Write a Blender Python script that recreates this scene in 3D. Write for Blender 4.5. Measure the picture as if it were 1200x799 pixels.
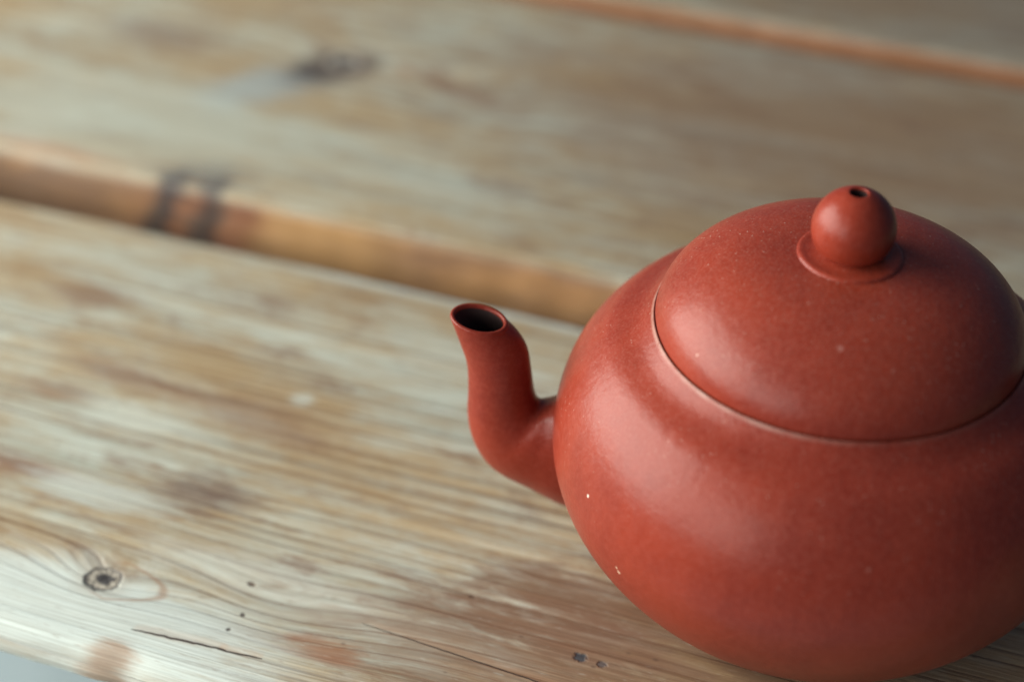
import bpy, math, random
import numpy as np
from mathutils import Vector, Matrix, noise as mnoise

scene = bpy.context.scene
C = scene.collection
for o in list(bpy.data.objects):
    bpy.data.objects.remove(o)

# ------------------------------------------------------------------ camera
PITCH, ROLL = 0.637042, 0.0193493
cam_d = bpy.data.cameras.new('camera')
cam_d.lens = 63.07
cam_d.sensor_width = 36.0
cam_d.clip_start, cam_d.clip_end = 0.01, 50
cam_d.dof.use_dof = True
cam_d.dof.focus_distance = 0.322
cam_d.dof.aperture_fstop = 5.8
cam_d.dof.aperture_blades = 8
cam = bpy.data.objects.new('camera', cam_d)
C.objects.link(cam)
fw = Vector((0, math.cos(PITCH), -math.sin(PITCH)))
up0 = Vector((0, math.sin(PITCH), math.cos(PITCH)))
rt0 = Vector((1, 0, 0))
rt = rt0 * math.cos(ROLL) + up0 * math.sin(ROLL)
up = -rt0 * math.sin(ROLL) + up0 * math.cos(ROLL)
M = Matrix((rt, up, -fw)).transposed().to_4x4()
M.translation = (-0.057911, -0.257968, 0.245303)
cam.matrix_world = M
scene.camera = cam

# ------------------------------------------------------------------ light: a shaded room, one big window to the left
world = bpy.data.worlds.new('World')
scene.world = world
world.use_nodes = True
wb = world.node_tree.nodes['Background']
wb.inputs['Color'].default_value = (0.42, 0.64, 1.0, 1)
wb.inputs['Strength'].default_value = 0.135

def area(name, loc, target, sx, sy, power, col):
    ld = bpy.data.lights.new(name, 'AREA')
    ld.shape = 'RECTANGLE'
    ld.size, ld.size_y = sx, sy
    ld.energy = power
    ld.color = col
    o = bpy.data.objects.new(name, ld)
    C.objects.link(o)
    o.location = loc
    d = Vector(target) - Vector(loc)
    o.rotation_euler = d.to_track_quat('-Z', 'Y').to_euler()
    return o

area('window_light', (-0.78, 0.15, 0.40), (0.0, 0.15, 0.40), 0.90, 0.72, 19.5, (0.985, 1.0, 0.93))
area('side_window_light', (-0.72, -0.66, 0.36), (-0.02, -0.30, 0.30), 0.62, 0.62, 5.2, (0.985, 1.0, 0.94))

scene.view_settings.view_transform = 'Standard'
scene.view_settings.look = 'None'
scene.view_settings.exposure = 0.0
scene.view_settings.gamma = 1.0
scene.render.engine = 'CYCLES'
scene.render.resolution_x, scene.render.resolution_y = 1024, 681

# ------------------------------------------------------------------ node helper
class G:
    """Small expression builder for shader node trees."""
    def __init__(self, name):
        self.mat = bpy.data.materials.new(name)
        self.mat.use_nodes = True
        self.nt = self.mat.node_tree
        self.bsdf = self.nt.nodes['Principled BSDF']
    def put(self, sock, v):
        if isinstance(v, bpy.types.NodeSocket):
            self.nt.links.new(v, sock)
        else:
            if sock.type == 'RGBA' and len(v) == 3:
                v = (*v, 1)
            sock.default_value = v
    def m(self, op, a, b=0.0, c=0.0, clamp=False):
        n = self.nt.nodes.new('ShaderNodeMath')
        n.operation = op
        n.use_clamp = clamp
        for s, v in zip(n.inputs, (a, b, c)):
            self.put(s, v)
        return n.outputs[0]
    def add(self, a, b): return self.m('ADD', a, b)
    def sub(self, a, b): return self.m('SUBTRACT', a, b)
    def mul(self, a, b): return self.m('MULTIPLY', a, b)
    def mad(self, a, b, c): return self.m('MULTIPLY_ADD', a, b, c)
    def obj(self):
        n = self.nt.nodes.new('ShaderNodeTexCoord')
        return n.outputs['Object']
    def sep(self, v):
        n = self.nt.nodes.new('ShaderNodeSeparateXYZ')
        self.put(n.inputs[0], v)
        return n.outputs
    def vec(self, x, y, z):
        n = self.nt.nodes.new('ShaderNodeCombineXYZ')
        for s, v in zip(n.inputs, (x, y, z)):
            self.put(s, v)
        return n.outputs[0]
    def noise(self, v, scale=1.0, detail=2.0, rough=0.5, dist=0.0):
        n = self.nt.nodes.new('ShaderNodeTexNoise')
        self.put(n.inputs['Vector'], v)
        n.inputs['Scale'].default_value = scale
        n.inputs['Detail'].default_value = detail
        n.inputs['Roughness'].default_value = rough
        n.inputs['Distortion'].default_value = dist
        return n.outputs[0]
    def voro(self, v, scale, feature='F1'):
        n = self.nt.nodes.new('ShaderNodeTexVoronoi')
        n.feature = feature
        self.put(n.inputs['Vector'], v)
        n.inputs['Scale'].default_value = scale
        return n.outputs
    def step(self, v, lo, hi, a=0.0, b=1.0):
        n = self.nt.nodes.new('ShaderNodeMapRange')
        n.interpolation_type = 'SMOOTHSTEP'
        self.put(n.inputs[0], v)
        for i, q in enumerate((lo, hi, a, b)):
            n.inputs[i + 1].default_value = q
        return n.outputs[0]
    def mix(self, f, a, b, mode='MIX'):
        n = self.nt.nodes.new('ShaderNodeMix')
        n.data_type = 'RGBA'
        n.blend_type = mode
        self.put(n.inputs[0], f)
        self.put(n.inputs[6], a)
        self.put(n.inputs[7], b)
        return n.outputs[2]
    def bump(self, h, dist, strength=1.0, normal=None):
        n = self.nt.nodes.new('ShaderNodeBump')
        n.inputs['Strength'].default_value = strength
        n.inputs['Distance'].default_value = dist
        self.put(n.inputs['Height'], h)
        if normal is not None:
            self.put(n.inputs['Normal'], normal)
        return n.outputs[0]
    def blob(self, x, y, bx, by, rx, ry, rot=0.0, k=None):
        """soft elliptical mask 1 -> 0 around (bx, by) in plank coordinates"""
        dx, dy = self.sub(x, bx), self.sub(y, by)
        if rot:
            c, s = math.cos(rot), math.sin(rot)
            dx, dy = self.add(self.mul(dx, c), self.mul(dy, s)), self.sub(self.mul(dy, c), self.mul(dx, s))
        dx, dy = self.mul(dx, 1 / rx), self.mul(dy, 1 / ry)
        d2 = self.add(self.mul(dx, dx), self.mul(dy, dy))
        return self.m('EXPONENT', self.mul(d2, -1.0))

def srgb(r, g, b):
    f = lambda c: ((c / 255 + 0.055) / 1.055) ** 2.4 if c > 10 else c / 255 / 12.92
    return (f(r), f(g), f(b))

# ------------------------------------------------------------------ wood
def wood(name, knots=(), stains=(), edge_lo=None, edge_hi=None, grey=0.5, seed=0.0, ring=1.0, sidemix=0.92, tone=(1, 1, 1), lineamt=0.5, cracks=(), holes=(), holecol=None):
    g = G(name)
    P = g.obj()
    x, y, z = g.sep(P)
    # slow wander of the grain, then the grain flowing around knots
    wander = g.noise(g.vec(g.mul(x, 7.0), g.mul(y, 14.0), g.add(g.mul(z, 3.0), seed)), 1.0, 2.0, 0.5)
    v = g.mad(wander, 0.0055, y)
    v = g.mad(z, 0.8, v)
    for (kx, ky, sx, sy, amp, *_r) in knots:
        v = g.mad(g.blob(x, y, kx, ky, sx, sy), amp, v)
    # uneven ring spacing
    v1 = g.mul(v, 90.0)
    warp = g.noise(g.vec(g.mul(x, 1.5), v1, seed), 1.0, 1.0, 0.5)
    v2 = g.mad(warp, 0.011, v)
    fib = g.noise(g.vec(g.mul(x, 28.0), g.mul(v, 2600.0), g.mad(z, 300.0, seed)), 1.0, 3.0, 0.65)
    fib2 = g.noise(g.vec(g.mul(x, 10.0), g.mul(v, 520.0), g.mad(z, 100.0, seed + 3)), 1.0, 3.0, 0.6)
    # late-wood lines: saw tooth per ring
    ph = g.add(g.mul(v2, 230.0 * ring), g.mul(fib2, 0.35))
    saw = g.m('FRACT', ph)
    rnd = g.noise(g.vec(g.mul(x, 6.0), g.m('FLOOR', ph), seed + 7), 0.9, 1.0, 0.5)
    line = g.mul(g.add(g.step(saw, 0.80, 0.97, 0.0, 0.85), g.step(saw, 0.2, 0.97, 0.0, 0.15)), g.step(saw, 1.0, 0.972))
    line = g.mul(line, g.step(rnd, 0.36, 0.62, 0.12, 1.0))
    # weathering: grey-green bleached wood against warm tan
    big = g.noise(g.vec(g.mul(x, 13.0), g.mul(v, 45.0), seed + 11), 1.0, 4.0, 0.6, 0.2)
    mid = g.noise(g.vec(g.mul(x, 85.0), g.mul(v, 260.0), seed + 17), 1.0, 5.0, 0.7, 0.15)
    wx = g.add(g.mul(big, 0.62), g.mul(mid, 0.38))
    pale = g.mix(g.step(fib2, 0.3, 0.7), srgb(176, 179, 163), srgb(203, 208, 194))
    tan = g.mix(g.step(fib2, 0.3, 0.7), srgb(156, 129, 94), srgb(184, 160, 121))
    col = g.mix(g.step(wx, 0.33 + 0.12 * (grey - 0.5) * 2, 0.63 + 0.12 * (grey - 0.5) * 2), pale, tan)
    brown = g.step(g.noise(g.vec(g.mul(x, 38.0), g.mul(v, 130.0), seed + 23), 1.0, 5.0, 0.72, 0.3), 0.52, 0.74)
    col = g.mix(g.mul(brown, 0.8), col, srgb(122, 88, 66))
    col = g.mix(g.mul(line, lineamt), col, srgb(114, 77, 50))
    # named stains with broken outlines
    brk = g.noise(g.vec(g.mul(x, 65.0), g.mul(v, 330.0), g.mad(z, 120.0, seed + 31)), 1.0, 5.0, 0.7, 0.6)
    for (bx, by, rx, ry, rot, c, amt) in stains:
        b = g.blob(x, y, bx, by, rx * 1.15, ry * 1.15, rot)
        ka, lo, hi = (0.8, 0.2, 0.75) if amt > 0.8 else (1.7, 0.15, 0.9)
        mk = g.mul(g.step(g.add(b, g.mul(g.sub(brk, 0.5), ka)), lo, hi), g.step(b, 0.02, 0.3))
        col = g.mix(g.mul(mk, amt), col, srgb(*c))
    # fibres
    col = g.mix(1.0, col, g.mix(g.step(fib, 0.25, 0.75), (0.76, 0.74, 0.72), (1.14, 1.15, 1.16)), 'MULTIPLY')
    # short pores and flecks along the grain
    pore = g.noise(g.vec(g.mul(x, 240.0), g.mul(v, 1700.0), g.mad(z, 500.0, seed + 51)), 1.0, 3.0, 0.6)
    col = g.mix(g.mul(g.step(pore, 0.60, 0.76), 0.45), col, srgb(122, 94, 70))
    col = g.mix(g.mul(g.step(pore, 0.38, 0.22), 0.35), col, srgb(214, 216, 204))
    col = g.mix(1.0, col, tone, 'MULTIPLY')
    # dirt specks
    vo = g.voro(g.vec(g.mul(x, 0.6), y, z), 330.0)
    rn = g.sep(vo['Color'])
    sp = g.mul(g.step(vo['Distance'], 0.16, 0.05), g.step(rn[0], 0.90, 0.93))
    col = g.mix(g.mul(sp, 0.55), col, srgb(86, 66, 54))
    h = g.add(g.mul(fib, 0.5), g.mul(line, -0.5))
    h = g.mad(fib2, 0.6, h)
    # knots: dark heart, ring, checks
    for (kx, ky, sx, sy, amp, kr, kc) in knots:
        dx, dy = g.sub(x, kx), g.sub(y, ky)
        wob = g.noise(g.vec(g.mul(x, 420.0), g.mul(y, 420.0), seed), 1.0, 3.0, 0.6)
        ex, ey = g.mul(dx, 1 / (kr * 1.15)), g.mul(dy, 1 / (kr * 0.95))
        d = g.m('SQRT', g.add(g.mul(ex, ex), g.mul(ey, ey)))
        d = g.add(d, g.mul(g.sub(wob, 0.5), 0.75))
        halo = g.step(d, 2.2, 0.9)
        col = g.mix(g.mul(halo, 0.28), col, srgb(150, 122, 92))
        disc = g.step(d, 1.12, 0.85)
        rings = g.noise(g.mul(d, 9.0), 1.0, 2.0, 0.6)
        band = g.mul(g.step(d, 0.40, 0.55), g.step(d, 0.92, 0.72))
        kcol = g.mix(g.mul(band, g.step(g.add(rings, g.mul(wob, 0.6)), 0.45, 0.85)), srgb(*kc), srgb(168, 158, 142))
        col = g.mix(g.mul(disc, 0.95), col, kcol)
        heart = g.step(d, 0.55, 0.2)
        col = g.mix(g.mul(heart, 0.85), col, srgb(44, 38, 38))
        h = g.add(h, g.mul(g.mul(disc, wob), -3.0))
        if kr > 0.001:                   # the resin line that closes the eye of the knot
            ex, ey = g.mul(g.sub(x, kx + 0.0025), 1 / (kr * 3.1)), g.mul(g.sub(y, ky + 0.0004), 1 / (kr * 1.55))
            e = g.add(g.m('ABSOLUTE', ex), g.mul(ey, ey))
            e = g.add(e, g.mul(g.sub(mid, 0.5), 0.25))
            el = g.mul(g.step(g.m('ABSOLUTE', g.sub(e, 1.0)), 0.16, 0.02), g.step(x, kx - 0.004, kx + 0.004))
            col = g.mix(g.mul(el, 0.55), col, srgb(146, 102, 70))
    # drying checks: thin tapered dark slits along the grain
    for (x0, y0, x1, y1, wd) in cracks:
        L = math.hypot(x1 - x0, y1 - y0)
        c, s = (x1 - x0) / L, (y1 - y0) / L
        dx, dy = g.sub(x, x0), g.sub(y, y0)
        a = g.mul(g.add(g.mul(dx, c), g.mul(dy, s)), 1 / L)
        n_ = g.sub(g.mul(dy, c), g.mul(dx, s))
        n_ = g.add(n_, g.mul(g.sub(g.noise(g.mul(x, 260.0), 1.0, 2.0), 0.5), wd * 3.0))
        taper = g.m('SQRT', g.m('MAXIMUM', g.mul(g.mul(a, g.sub(1.0, a)), 4.0), 0.0))
        w = g.mul(taper, wd)
        mk = g.step(g.sub(g.m('ABSOLUTE', n_), w), 0.00008, -0.00010)
        mk = g.mul(mk, g.step(taper, 0.05, 0.3))
        rim = g.mul(g.step(g.sub(g.m('ABSOLUTE', g.mad(n_, 1.0, -0.0006)), g.mul(w, 3.0)), 0.0012, 0.0), g.step(taper, 0.05, 0.5))
        col = g.mix(g.mul(rim, 0.16), col, srgb(196, 140, 96))
        col = g.mix(g.mul(mk, 0.96), col, srgb(58, 36, 26))
        h = g.add(h, g.mul(mk, -6.0))
    for (hx, hy, rx, ry, hc) in holes:
        wob = g.noise(g.vec(g.mul(x, 900.0), g.mul(y, 900.0), seed), 1.0, 2.0, 0.6)
        b = g.add(g.blob(x, y, hx, hy, rx, ry), g.mul(g.sub(wob, 0.5), 0.8))
        mk = g.step(b, 0.42, 0.75)
        col = g.mix(g.mul(mk, 0.85), col, srgb(*hc))
        h = g.add(h, g.mul(mk, -0.5))
    # pale far arris, raw warmer wood on the side faces
    nn = g.nt.nodes.new('ShaderNodeNewGeometry')
    tc = g.nt.nodes.new('ShaderNodeTexCoord')
    nx, ny, nz = g.sep(tc.outputs['Normal'])
    side = g.step(g.add(nz, g.mul(g.sub(mid, 0.5), 0.35)), 0.85, 0.40)
    sidecol = g.mix(g.step(g.noise(g.vec(g.mul(x, 30.0), g.mul(z, 160.0), seed + 41), 1.0, 4.0, 0.65), 0.35, 0.65), srgb(168, 122, 76), srgb(130, 92, 62))
    sidecol = g.mix(g.mul(g.step(big, 0.45, 0.62), 0.6), sidecol, srgb(112, 82, 62))
    for (bx, rx, c, amt) in (edge_lo or ()):
        xw = g.add(g.mad(z, -0.35, x), g.mul(g.sub(g.noise(g.vec(g.mul(x, 60.0), g.mul(y, 60.0), g.mul(z, 150.0)), 1.0, 3.0, 0.6), 0.5), 0.012))
        wb_ = g.add(g.m('ABSOLUTE', g.mul(g.sub(xw, bx), 1 / rx)), g.mul(g.sub(brk, 0.5), 2.2))
        sidecol = g.mix(g.mul(g.step(wb_, 1.5, 0.15), amt), sidecol, srgb(*c))
    col = g.mix(g.mul(side, sidemix), col, sidecol)
    if edge_hi is not None:          # a pale blue-grey strip along the far arris
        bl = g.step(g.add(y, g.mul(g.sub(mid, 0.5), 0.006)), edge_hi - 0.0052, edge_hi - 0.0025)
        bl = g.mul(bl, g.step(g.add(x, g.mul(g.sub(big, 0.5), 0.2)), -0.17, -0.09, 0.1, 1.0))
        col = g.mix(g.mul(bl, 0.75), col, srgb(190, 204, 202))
    g.put(g.bsdf.inputs['Base Color'], col)
    g.put(g.bsdf.inputs['Roughness'], g.mad(fib2, 0.2, 0.52))
    g.bsdf.inputs['Specular IOR Level'].default_value = 0.35
    g.put(g.bsdf.inputs['Normal'], g.bump(h, 0.0004, 0.9))
    return g.mat

# ------------------------------------------------------------------ mesh helpers
def link(name, verts, faces, mat, parent=None, smooth=True):
    me = bpy.data.meshes.new(name)
    me.from_pydata([tuple(v) for v in verts], [], faces)
    me.update()
    if smooth:
        me.polygons.foreach_set('use_smooth', [True] * len(me.polygons))
    me.materials.append(mat)
    o = bpy.data.objects.new(name, me)
    C.objects.link(o)
    if parent:
        o.parent = parent
    return o

def empty(name, loc, label, cat, rz=0.0):
    o = bpy.data.objects.new(name, None)
    o.empty_display_size = 0.02
    C.objects.link(o)
    o.location = loc
    o.rotation_euler.z = rz
    o['label'], o['category'] = label, cat
    return o

def lathe(prof, n=160):
    """prof: list of (r, z); a closed or open polyline turned about Z."""
    vs, fs, rows = [], [], []
    for r, z in prof:
        if r < 1e-6:
            rows.append([len(vs)])
            vs.append((0, 0, z))
        else:
            rows.append(list(range(len(vs), len(vs) + n)))
            for i in range(n):
                a = 2 * math.pi * i / n
                vs.append((r * math.cos(a), r * math.sin(a), z))
    for A, B in zip(rows, rows[1:]):
        for i in range(n):
            j = (i + 1) % n
            if len(A) == 1:
                fs.append((A[0], B[j], B[i]))
            elif len(B) == 1:
                fs.append((A[i], A[j], B[0]))
            else:
                fs.append((A[i], A[j], B[j], B[i]))
    return vs, fs

def catmull(keys, per=8):
    K = [np.array(k, float) for k in keys]
    K = [2 * K[0] - K[1]] + K + [2 * K[-1] - K[-2]]
    out = []
    for i in range(1, len(K) - 2):
        for s in range(per):
            t = s / per
            p0, p1, p2, p3 = K[i - 1], K[i], K[i + 1], K[i + 2]
            out.append(0.5 * (2 * p1 + (p2 - p0) * t + (2 * p0 - 5 * p1 + 4 * p2 - p3) * t * t + (3 * p1 - p0 - 3 * p2 + p3) * t ** 3))
    out.append(K[-2])
    return out

# ------------------------------------------------------------------ ground far below the table edge
gm = G('pale_concrete')
gp = gm.obj()
gn = gm.noise(gp, 3.0, 5.0, 0.6)
gm.put(gm.bsdf.inputs['Base Color'], gm.mix(gm.step(gn, 0.3, 0.7), srgb(190, 212, 216), srgb(210, 226, 228)))
gm.put(gm.bsdf.inputs['Roughness'], 0.8)
gm.put(gm.bsdf.inputs['Normal'], gm.bump(gm.noise(gp, 60.0, 4.0), 0.004, 0.4))
GZ = -0.44
ground = link('ground', [(-4, -4, GZ), (4, -4, GZ), (4, 4, GZ), (-4, 4, GZ)], [(0, 1, 2, 3)], gm.mat, smooth=False)
ground['kind'] = 'structure'

# ------------------------------------------------------------------ table
ANG = -0.33291
table = empty('wooden_table', (0, 0, GZ), 'weathered pale wooden plank table under the red clay teapot', 'table', ANG)
TZ = -GZ                                        # table top above the table's own origin

def plank(y0, y1, top, mat, seed, under=0.0, x0=-0.62, x1=0.42, th=0.030, r_lo=0.004, r_hi=0.003, yaw=0.0, dents=()):
    xs = [x0 + (x1 - x0) * i / 60 for i in range(61) if not -0.27 < x0 + (x1 - x0) * i / 60 < 0.10]
    xs = sorted(xs + [-0.27 + 0.37 * i / 180 for i in range(181)])
    def section(x):
        def wv(k, f, a):
            return a * mnoise.noise(Vector((x * f, k, seed)))
        rl = r_lo * (1 + wv(1, 22, 0.45))
        rh = r_hi * (1 + wv(2, 25, 0.45))
        a0 = y0 + wv(3, 30, 0.0006) + wv(4, 140, 0.00022)
        a1 = y1 + wv(5, 30, 0.0006) + wv(6, 140, 0.00022)
        for (dx, dw, dd) in dents:
            q = math.exp(-((x - dx) / dw) ** 2)
            a0 += dd * q
        pts = []
        nb = 7
        for i in range(nb):                      # far top arris
            a = math.pi / 2 * i / (nb - 1)
            pts.append((a1 - rh + rh * math.sin(a), top - rh + rh * math.cos(a)))
        pts.append((a1, top - th * 0.5))
        rb = 0.002
        for i in range(4):
            a = math.pi / 2 * i / 3
            pts.append((a1 - rb + rb * math.cos(a), top - th + rb - rb * math.sin(a)))
        for i in range(4):
            a = math.pi / 2 * i / 3
            pts.append((a0 + under + rb - rb * math.sin(a), top - th + rb - rb * math.cos(a)))
        if under:
            pts.append((a0 + under * 0.5, top - rl - (th - rl) * 0.4))
            pts.append((a0 + under * 0.12, top - rl * 1.45))
        else:
            pts.append((a0, top - th * 0.5))
        for i in range(nb):
            a = math.pi / 2 * i / (nb - 1)
            pts.append((a0 + rl - rl * math.cos(a), top - rl + rl * math.sin(a)))
        for i in range(1, 12):                   # top face
            u = i / 12
            pts.append(((a0 + rl) * (1 - u) + (a1 - rh) * u, top))
        return pts
    vs, fs, m = [], [], None
    for x in xs:
        s = section(x)
        m = len(s)
        vs += [(x, a, b) for a, b in s]
    for i in range(len(xs) - 1):
        for j in range(m):
            k = (j + 1) % m
            fs.append((i * m + j, i * m + k, (i + 1) * m + k, (i + 1) * m + j))
    fs.append(tuple(reversed(range(m))))
    fs.append(tuple((len(xs) - 1) * m + j for j in range(m)))
    o = link('plank', vs, fs, mat, table)
    o.location = (0, 0, TZ)
    o.rotation_euler.z = yaw
    return o

BR, BRD = (128, 92, 70), (104, 82, 72)
front = wood('wood_front',
    knots=[(-0.1265, -0.0507, 0.0140, 0.0058, 0.0056, 0.0033, (66, 62, 62)),
           (-0.092, -0.047, 0.022, 0.008, 0.0045, 0.00001, (120, 100, 80))],
    stains=[(-0.1775, 0.0326, 0.012, 0.004, 0.0, BR, 0.6), (-0.155, 0.0075, 0.014, 0.004, -0.12, BR, 0.55),
            (-0.1644, -0.0026, 0.010, 0.003, 0.0, BR, 0.5), (-0.1606, -0.0274, 0.011, 0.0032, 0.0, (126, 84, 60), 0.75),
            (-0.1200, -0.0210, 0.012, 0.0055, 0.1, BRD, 0.55), (-0.121, 0.0043, 0.022, 0.006, -0.1, BR, 0.5),
            (-0.1144, 0.0139, 0.0028, 0.0022, 0.0, (204, 212, 202), 0.55), (-0.140, -0.0290, 0.016, 0.0040, 0.0, (206, 212, 202), 0.6),
            (-0.1434, -0.0042, 0.016, 0.004, 0.0, (206, 208, 192), 0.7), (-0.128, -0.060, 0.045, 0.012, 0.0, (214, 223, 215), 0.85),
            (-0.095, -0.040, 0.030, 0.006, 0.0, (204, 204, 190), 0.6),
            (-0.0369, -0.0224, 0.020, 0.007, 0.0, (118, 82, 58), 0.7), (-0.020, -0.034, 0.040, 0.016, 0.0, (126, 94, 66), 0.65), (-0.045, -0.045, 0.04, 0.014, 0.0, (138, 106, 80), 0.6),
            (-0.0789, -0.0526, 0.008, 0.003, 0.0, (158, 106, 72), 0.75), (-0.1165, -0.0672, 0.0050, 0.0030, 0.2, (166, 116, 72), 0.62),
            (-0.045, -0.033, 0.03, 0.006, 0.0, (124, 88, 66), 0.45), (0.02, -0.02, 0.05, 0.03, 0.0, (120, 92, 74), 0.5)],
    cracks=[(-0.1150, -0.0606, -0.0955, -0.0592, 0.00022), (-0.0975, -0.0596, -0.0885, -0.0588, 0.00014),
            (-0.060, -0.0555, 0.0, -0.0560, 0.00012), (-0.075, -0.044, -0.02, -0.0475, 0.00010)],
    holes=[(-0.0992, -0.0419, 0.0012, 0.0007, (88, 68, 54)), (-0.0970, -0.0499, 0.0007, 0.0006, (70, 56, 50)), (-0.0978, -0.0543, 0.0006, 0.0006, (70, 56, 50)),
           (-0.0336, -0.0378, 0.0018, 0.0014, (46, 60, 70)), (-0.0293, -0.0381, 0.0012, 0.0010, (86, 80, 80)), (-0.058, -0.030, 0.0010, 0.0005, (100, 76, 60))],
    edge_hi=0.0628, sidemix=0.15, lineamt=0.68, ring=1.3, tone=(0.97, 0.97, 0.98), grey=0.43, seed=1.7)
middle = wood('wood_middle',
    knots=[(-0.166, 0.150, 0.020, 0.012, 0.010, 0.0055, (84, 82, 84)), (-0.130, 0.143, 0.020, 0.012, 0.012, 0.00001, (110, 90, 70))],
    stains=[(-0.182, 0.128, 0.018, 0.010, 0.9, (160, 174, 176), 0.65), (-0.167, 0.147, 0.0140, 0.0085, 0.85, (64, 62, 66), 0.94),
            (-0.221, 0.1466, 0.020, 0.008, 0.0, (128, 104, 86), 0.6), (-0.128, 0.146, 0.018, 0.004, -0.35, (132, 100, 80), 0.6),
            (-0.1800, 0.0775, 0.0042, 0.0045, 0.0, (66, 60, 62), 0.95), (-0.1690, 0.0780, 0.0034, 0.0050, 0.0, (76, 68, 66), 0.95),
            (-0.1745, 0.0790, 0.010, 0.0035, 0.0, (92, 76, 68), 0.7), (-0.1740, 0.0830, 0.013, 0.005, 0.2, (108, 100, 94), 0.75), (-0.2162, 0.0784, 0.02, 0.003, 0.0, (180, 124, 84), 0.6), (-0.02, 0.16, 0.11, 0.06, 0.0, (132, 106, 86), 0.72),
            (-0.20, 0.10, 0.07, 0.02, 0.0, (190, 194, 178), 0.6)],
    edge_lo=[(-0.26, 0.05, (84, 62, 50), 0.8), (-0.1745, 0.014, (134, 78, 50), 0.65), (-0.1600, 0.006, (118, 58, 40), 0.6), (-0.1810, 0.0052, (54, 44, 44), 0.95), (-0.1695, 0.0042, (58, 46, 44), 0.9),  # dark left end: shade of the plank gap put into the side colour
             (-0.215, 0.022, (112, 84, 66), 0.5), (-0.135, 0.020, (178, 136, 84), 0.6)],
    grey=0.48, seed=5.3, tone=(0.90, 0.90, 0.91))
back = wood('wood_back', knots=[(-0.02, 0.30, 0.03, 0.015, 0.010, 0.005, (96, 84, 76))],
    stains=[(0.02, 0.27, 0.20, 0.08, 0.0, (126, 108, 94), 0.65)], grey=0.45, seed=9.1, tone=(0.84, 0.83, 0.83),
    edge_lo=[(-0.05, 0.4, (146, 92, 58), 0.85)])

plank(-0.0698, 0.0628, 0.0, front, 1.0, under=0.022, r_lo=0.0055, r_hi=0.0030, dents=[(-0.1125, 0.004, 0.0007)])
plank(0.0735, 0.2075, 0.0058, middle, 2.0, r_lo=0.0038, yaw=-0.004)
plank(0.2125, 0.3600, 0.0085, back, 3.0, r_lo=0.0035)
plank(0.3655, 0.5200, 0.0050, back, 4.0, r_lo=0.0035)

def beam(name, x0, x1, y0, y1, z0, z1, mat):
    b = 0.003
    vs, fs = [], []
    P = [(x0 + b, y0), (x1 - b, y0), (x1, y0 + b), (x1, y1 - b), (x1 - b, y1), (x0 + b, y1), (x0, y1 - b), (x0, y0 + b)]
    for zz in (z0, z1):
        vs += [(px, py, zz) for px, py in P]
    for i in range(8):
        j = (i + 1) % 8
        fs.append((i, j, 8 + j, 8 + i))
    fs.append(tuple(reversed(range(8))))
    fs.append(tuple(range(8, 16)))
    o = link(name, vs, fs, mat, table, smooth=False)
    o.location = (0, 0, 0)
    return o
legm = wood('wood_leg', grey=0.5, seed=13.0)
for bx in (-0.52, 0.30):
    beam('batten', bx, bx + 0.045, -0.040, 0.510, TZ - 0.075, TZ - 0.0305, legm)
    for by in (-0.040, 0.455):
        beam('leg', bx + 0.0455, bx + 0.0905, by, by + 0.045, 0.0, TZ - 0.0305, legm)

# ------------------------------------------------------------------ teapot
def shaded_inside():  # dark spout throat and knob hole: their shade put into the colour
    g = G('inner_shade_clay')
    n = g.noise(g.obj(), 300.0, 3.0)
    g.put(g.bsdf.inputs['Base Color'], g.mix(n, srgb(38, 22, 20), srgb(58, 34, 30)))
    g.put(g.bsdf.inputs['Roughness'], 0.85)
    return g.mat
INNER_SHADE = shaded_inside()

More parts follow.
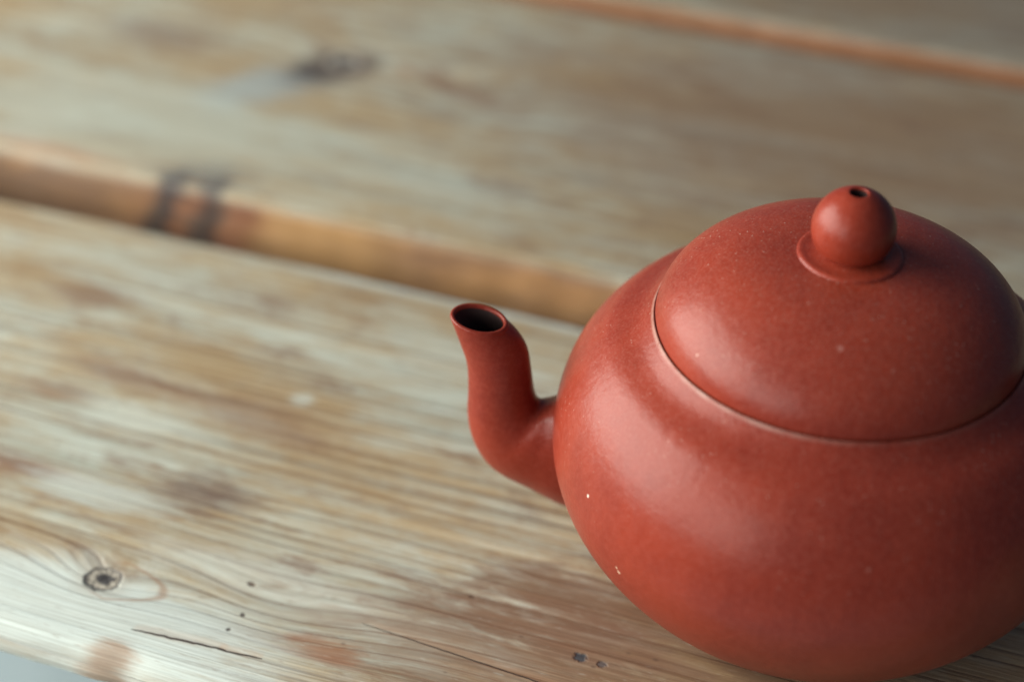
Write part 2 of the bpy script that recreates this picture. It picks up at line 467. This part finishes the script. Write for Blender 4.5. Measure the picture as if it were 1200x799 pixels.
def clay(name, dust, flecks=(), seam=False):
    g = G(name)
    P = g.obj()
    big = g.noise(P, 46.0, 4.0, 0.6)
    fine = g.noise(P, 900.0, 3.0, 0.6)
    grain = g.noise(P, 2600.0, 2.0, 0.6)
    col = g.mix(g.step(big, 0.3, 0.7), srgb(122, 41, 28), srgb(142, 52, 34))
    col = g.mix(g.mul(g.step(fine, 0.35, 0.75), 0.22), col, srgb(160, 74, 60))
    # fine dust lying on the clay, thicker on faces that look up
    tc = g.nt.nodes.new('ShaderNodeTexCoord')
    nz = g.sep(tc.outputs['Normal'])[2]
    upm = g.step(nz, -0.1, 0.8, 0.12, 1.0)
    patch = g.step(g.noise(P, 90.0, 3.0, 0.6), 0.40, 0.66, 0.15, 1.0)
    film = g.mul(g.mul(g.step(grain, 0.42, 0.8), upm), 0.15 * dust)
    col = g.mix(film, col, srgb(196, 150, 132))
    h = g.add(g.mul(fine, 0.7), g.mul(grain, 0.35))
    h = g.mad(g.noise(P, 420.0, 2.0, 0.5), 1.1, h)
    for sc, cut, sz in ((1500.0, 0.87, 0.26), (800.0, 0.90, 0.16), (420.0, 0.955, 0.12)):
        vo = g.voro(P, sc)
        rn = g.sep(vo['Color'])
        sp = g.mul(g.step(vo['Distance'], sz, sz * 0.45), g.step(rn[0], cut, cut + 0.03))
        sp = g.mul(g.mul(sp, upm), g.mul(patch, 0.55 * dust))
        col = g.mix(sp, col, srgb(222, 190, 172))
        h = g.add(h, g.mul(sp, 0.8))
    X, Y, Z = g.sep(P)
    h = g.mad(g.noise(g.vec(g.mul(X, 12.0), g.mul(Y, 12.0), g.mul(Z, 900.0)), 1.0, 2.0, 0.5), 0.5, h)
    if seam:  # seam dust, with the lip's highlight on the left painted into its colour
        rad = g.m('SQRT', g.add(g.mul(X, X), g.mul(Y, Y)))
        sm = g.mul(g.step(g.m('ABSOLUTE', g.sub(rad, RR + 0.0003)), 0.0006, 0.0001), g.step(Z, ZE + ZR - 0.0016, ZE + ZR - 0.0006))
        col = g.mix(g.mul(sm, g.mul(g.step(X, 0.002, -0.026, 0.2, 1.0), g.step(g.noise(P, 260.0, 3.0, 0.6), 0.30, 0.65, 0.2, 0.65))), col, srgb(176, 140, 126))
    for (fx, fy, fz, r, c, amt) in flecks:
        n = g.nt.nodes.new('ShaderNodeVectorMath')
        n.operation = 'DISTANCE'
        g.put(n.inputs[0], P)
        n.inputs[1].default_value = (fx, fy, fz)
        d = g.add(n.outputs['Value'], g.mul(g.sub(g.noise(P, 2200.0, 2.0), 0.5), r * 1.4))
        col = g.mix(g.step(d, r, r * 0.5, 0.0, amt), col, srgb(*c))
    g.put(g.bsdf.inputs['Base Color'], col)
    g.put(g.bsdf.inputs['Roughness'], g.mad(fine, 0.14, 0.26))
    g.bsdf.inputs['Specular IOR Level'].default_value = 0.25
    g.put(g.bsdf.inputs['Normal'], g.bump(h, 0.00010, 0.75))
    return g.mat

ZE, R0 = 0.0322, 0.05                   # widest circle of the body
B1, P1 = 0.0403, 1.772
ZR, RR, P2 = 0.02750, 0.03261, 2.266    # lid seat, above the widest circle
HD, QD = 0.01732, 1.896
pot = empty('teapot', (0, 0, 0), 'squat reddish brown clay teapot with round knobbed lid and curved spout', 'teapot')

prof = [(0, 0.0012), (0.018, 0.0012), (0.0195, 0.0003), (0.0205, 0.0)]
r_at = lambda z: R0 * (1 - (abs(z) / B1) ** P1) ** (1 / P1)
rb = r_at(-ZE + 0.0004)
prof += [(rb - 0.0035, 0.0), (rb - 0.0014, 0.0001)]
for i in range(46):
    z = -ZE + 0.0006 + (ZE - 0.0006) * (i / 45)
    prof.append((r_at(min(z, 0)), ZE + z))
s = (1 - (RR / R0) ** P2) ** (1 / P2)
BU = ZR / s
r_up = lambda z: R0 * (1 - (z / BU) ** P2) ** (1 / P2)
for i in range(1, 40):
    z = (ZR - 0.0082) * i / 39
    prof.append((r_up(z), ZE + z))
zt = ZE + ZR
for q in catmull([(0.0425, -0.00735), (0.0410, -0.00585), (0.0395, -0.00478), (0.0380, -0.00400), (0.0366, -0.00330), (0.0354, -0.00255), (0.0345, -0.00180), (0.0337, -0.00100)], 4):
    prof.append((q[0], zt + q[1]))
prof += [(RR + 0.00055, zt - 0.00050), (RR + 0.00046, zt - 0.00022), (RR + 0.00036, zt - 0.00010),
         (RR + 0.00022, zt - 0.00008), (RR + 0.00008, zt - 0.00016), (RR + 0.00001, zt - 0.00035), (RR - 0.0003, zt - 0.0009), (RR - 0.0055, zt - 0.0010),
         (RR - 0.006, zt - 0.003), (RR - 0.004, zt - 0.008)]
for i in range(1, 14):                  # inside wall
    u = i / 13
    z = (ZR - 0.010) * (1 - u) - 0.026 * u
    rr = (r_up(z) if z > 0 else r_at(z)) - 0.0035
    prof.append((rr, ZE + z))
prof += [(0.02, 0.0045), (0, 0.0045)]
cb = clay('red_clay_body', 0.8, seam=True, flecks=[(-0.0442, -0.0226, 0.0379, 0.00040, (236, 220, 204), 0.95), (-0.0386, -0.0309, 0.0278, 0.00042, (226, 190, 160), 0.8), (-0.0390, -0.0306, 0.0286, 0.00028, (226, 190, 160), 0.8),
    (-0.0405, -0.0286, 0.0330, 0.00022, (226, 180, 160), 0.8), (-0.0428, -0.0254, 0.0345, 0.0002, (226, 180, 160), 0.8), (0.0001, -0.0474, 0.0452, 0.0004, (176, 110, 96), 0.6)])
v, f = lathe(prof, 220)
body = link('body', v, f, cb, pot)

# lid: low dome with a rolled edge, then the flange hidden inside the neck
lp = []
dome = lambda r: zt + HD * max(0.0, 1 - (r / RR) ** QD) ** (1 / QD) - 0.0027 * math.exp(-(r / 0.015) ** 2)
lp += [(0, zt - 0.0035), (RR - 0.0062, zt - 0.0035), (RR - 0.0062, zt - 0.0006), (RR - 0.0012, zt - 0.00075), (RR - 0.0005, zt - 0.0005), (RR - 0.00008, zt - 0.0001)]
for i in range(1, 60):
    t = i / 59
    r = RR * (1 - t ** 2) if t < 1 else 0
    r = max(r, 0)
    lp.append((r, dome(r) + 0.0001))
lp[-1] = (0, dome(0) + 0.0001)
cl = clay('red_clay_lid', 1.15, flecks=[(-0.0044, -0.0232, 0.0716, 0.0008, (190, 140, 130), 0.6), (-0.0203, 0.0070, 0.0727, 0.00045, (230, 200, 190), 0.8), (-0.0268, -0.0163, 0.0643, 0.0003, (230, 190, 170), 0.7)])
v, f = lathe(lp, 220)
lid = link('lid', v, f, cl, pot)

# collar disc under the knob
KR, KZ = 0.00724, ZE + 0.0476
zc = dome(0.0092)
cp = [(0, zc - 0.0006), (0.0093, zc - 0.0006), (0.00915, zc + 0.0002), (0.0089, zc + 0.00055), (0.0085, zc + 0.00068), (0.0079, zc + 0.00060),
      (0.0064, zc + 0.00066), (0.0050, zc + 0.0010), (0, zc + 0.0011)]
v, f = lathe(cp, 120)
link('collar', v, f, clay('red_clay_collar', 0.5), lid)

kp = [(0, zc + 0.0004), (0.0053, zc + 0.0004), (0.0052, zc + 0.0009), (0.0049, zc + 0.0013)]
HR = 0.00155
a0 = math.asin((zc + 0.0017 - KZ) / KR)
a1 = math.acos((HR + 0.0003) / KR)
for i in range(40):
    a = a0 + (a1 - a0) * i / 39
    kp.append((KR * math.cos(a), KZ + KR * math.sin(a)))
ztp = KZ + KR * math.sin(a1)
kp += [(HR + 0.00010, ztp + 0.00001), (HR, ztp - 0.00012), (HR - 0.00004, ztp - 0.0004), (HR - 0.0001, ztp - 0.007), (0, ztp - 0.0071)]
v, f = lathe(kp, 120)
ko = link('knob', v, f, clay('red_clay_knob', 0.12), lid)
ko.data.materials.append(INNER_SHADE)
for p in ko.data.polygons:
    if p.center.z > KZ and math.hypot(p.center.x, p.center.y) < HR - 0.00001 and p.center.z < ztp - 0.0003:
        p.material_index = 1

# spout: lofted rings in a vertical plane (s, z), each given by its outer and inner edge and its half width
PHI = math.radians(180 - 10)
mm = 0.001
keys = [(70.5, 51.6, 59.6, 50.0, 4.55), (68.9, 46.8, 57.3, 47.6, 4.9), (67.3, 41.4, 55.8, 44.6, 5.3), (67.0, 35.2, 55.0, 39.6, 5.7),
        (67.1, 29.1, 54.4, 35.2, 6.1), (66.1, 23.7, 53.7, 33.0, 6.5), (63.6, 18.7, 52.7, 32.5, 6.7), (59.8, 15.4, 51.5, 33.2, 6.9),
        (53.8, 12.5, 50.2, 34.4, 6.8), (48.0, 9.6, 48.4, 36.6, 7.0), (42.0, 8.2, 45.4, 38.8, 7.2), (39.0, 8.0, 42.0, 39.0, 7.2)]
ks = catmull(keys, 9)
n = 72
vs, fs, rows = [], [], []
dv = Vector((math.cos(PHI), math.sin(PHI), 0))
nv = Vector((-dv.y, dv.x, 0))
def ring(sx, sz, ix, iz, b, off=0.0, lift=0.0):
    cx, cz = (sx + ix) / 2, (sz + iz) / 2
    ax, az = (sx - ix) / 2, (sz - iz) / 2
    L = math.hypot(ax, az)
    k = max(L - off, 0.3) / L
    bb = max(b - off, 0.3)
    row = []
    for i in range(n):
        a = 2 * math.pi * i / n
        q = (dv * ((cx + ax * k * math.cos(a)) * mm) + nv * (bb * math.sin(a) * mm))
        q.z = (cz + az * k * math.cos(a) + lift) * mm
        row.append(len(vs))
        vs.append(q)
    rows.append(row)
for kq in reversed(ks):                 # outside, from the body up to the mouth
    ring(*kq)
m0 = ks[0]
for off, lift in ((0.09, 0.26), (0.30, 0.40), (0.58, 0.40), (0.84, 0.20), (0.95, -0.20)):
    ring(*m0, off=off, lift=lift)
for kq in ks[3:48:4]:
    ring(*kq, off=1.2)
for A, B in zip(rows, rows[1:]):
    for i in range(n):
        j = (i + 1) % n
        fs.append((A[i], A[j], B[j], B[i]))
fs.append(tuple(reversed(rows[0])))
fs.append(tuple(rows[-1]))
spo = link('spout', vs, fs, clay('red_clay_spout', 0.45), pot)
spo.data.materials.append(INNER_SHADE)
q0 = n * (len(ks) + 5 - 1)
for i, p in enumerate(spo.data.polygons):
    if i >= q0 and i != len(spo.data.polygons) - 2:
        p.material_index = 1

# handle: an ear-shaped loop on the side away from the spout
hk = [(44.5, 44.0, 5.2), (52, 50.5, 4.8), (62, 53.5, 4.4), (71, 50.0, 4.2), (75.5, 41.0, 4.1), (74.0, 30.0, 4.0), (67.5, 20.5, 3.9), (58, 15.0, 4.0), (49, 13.0, 4.6), (41.0, 14.0, 5.0)]
hs = catmull(hk, 8)
vs, fs, rows = [], [], []
for i, (sx, sz, r) in enumerate(hs):
    a_, b_ = hs[max(i - 1, 0)], hs[min(i + 1, len(hs) - 1)]
    t = Vector((b_[0] - a_[0], 0, b_[1] - a_[1])).normalized()
    nn_ = Vector((-t.z, 0, t.x))
    row = []
    for k in range(40):
        a = 2 * math.pi * k / 40
        s_ = sx + nn_.x * r * math.cos(a)
        zz = sz + nn_.z * r * math.cos(a)
        q = -dv * (s_ * mm) + nv * (r * 1.15 * math.sin(a) * mm)
        q.z = zz * mm
        row.append(len(vs))
        vs.append(q)
    rows.append(row)
for A, B in zip(rows, rows[1:]):
    for i in range(40):
        j = (i + 1) % 40
        fs.append((A[i], A[j], B[j], B[i]))
fs.append(tuple(reversed(rows[0])))
fs.append(tuple(rows[-1]))
link('handle', vs, fs, clay('red_clay_handle', 0.4), pot)
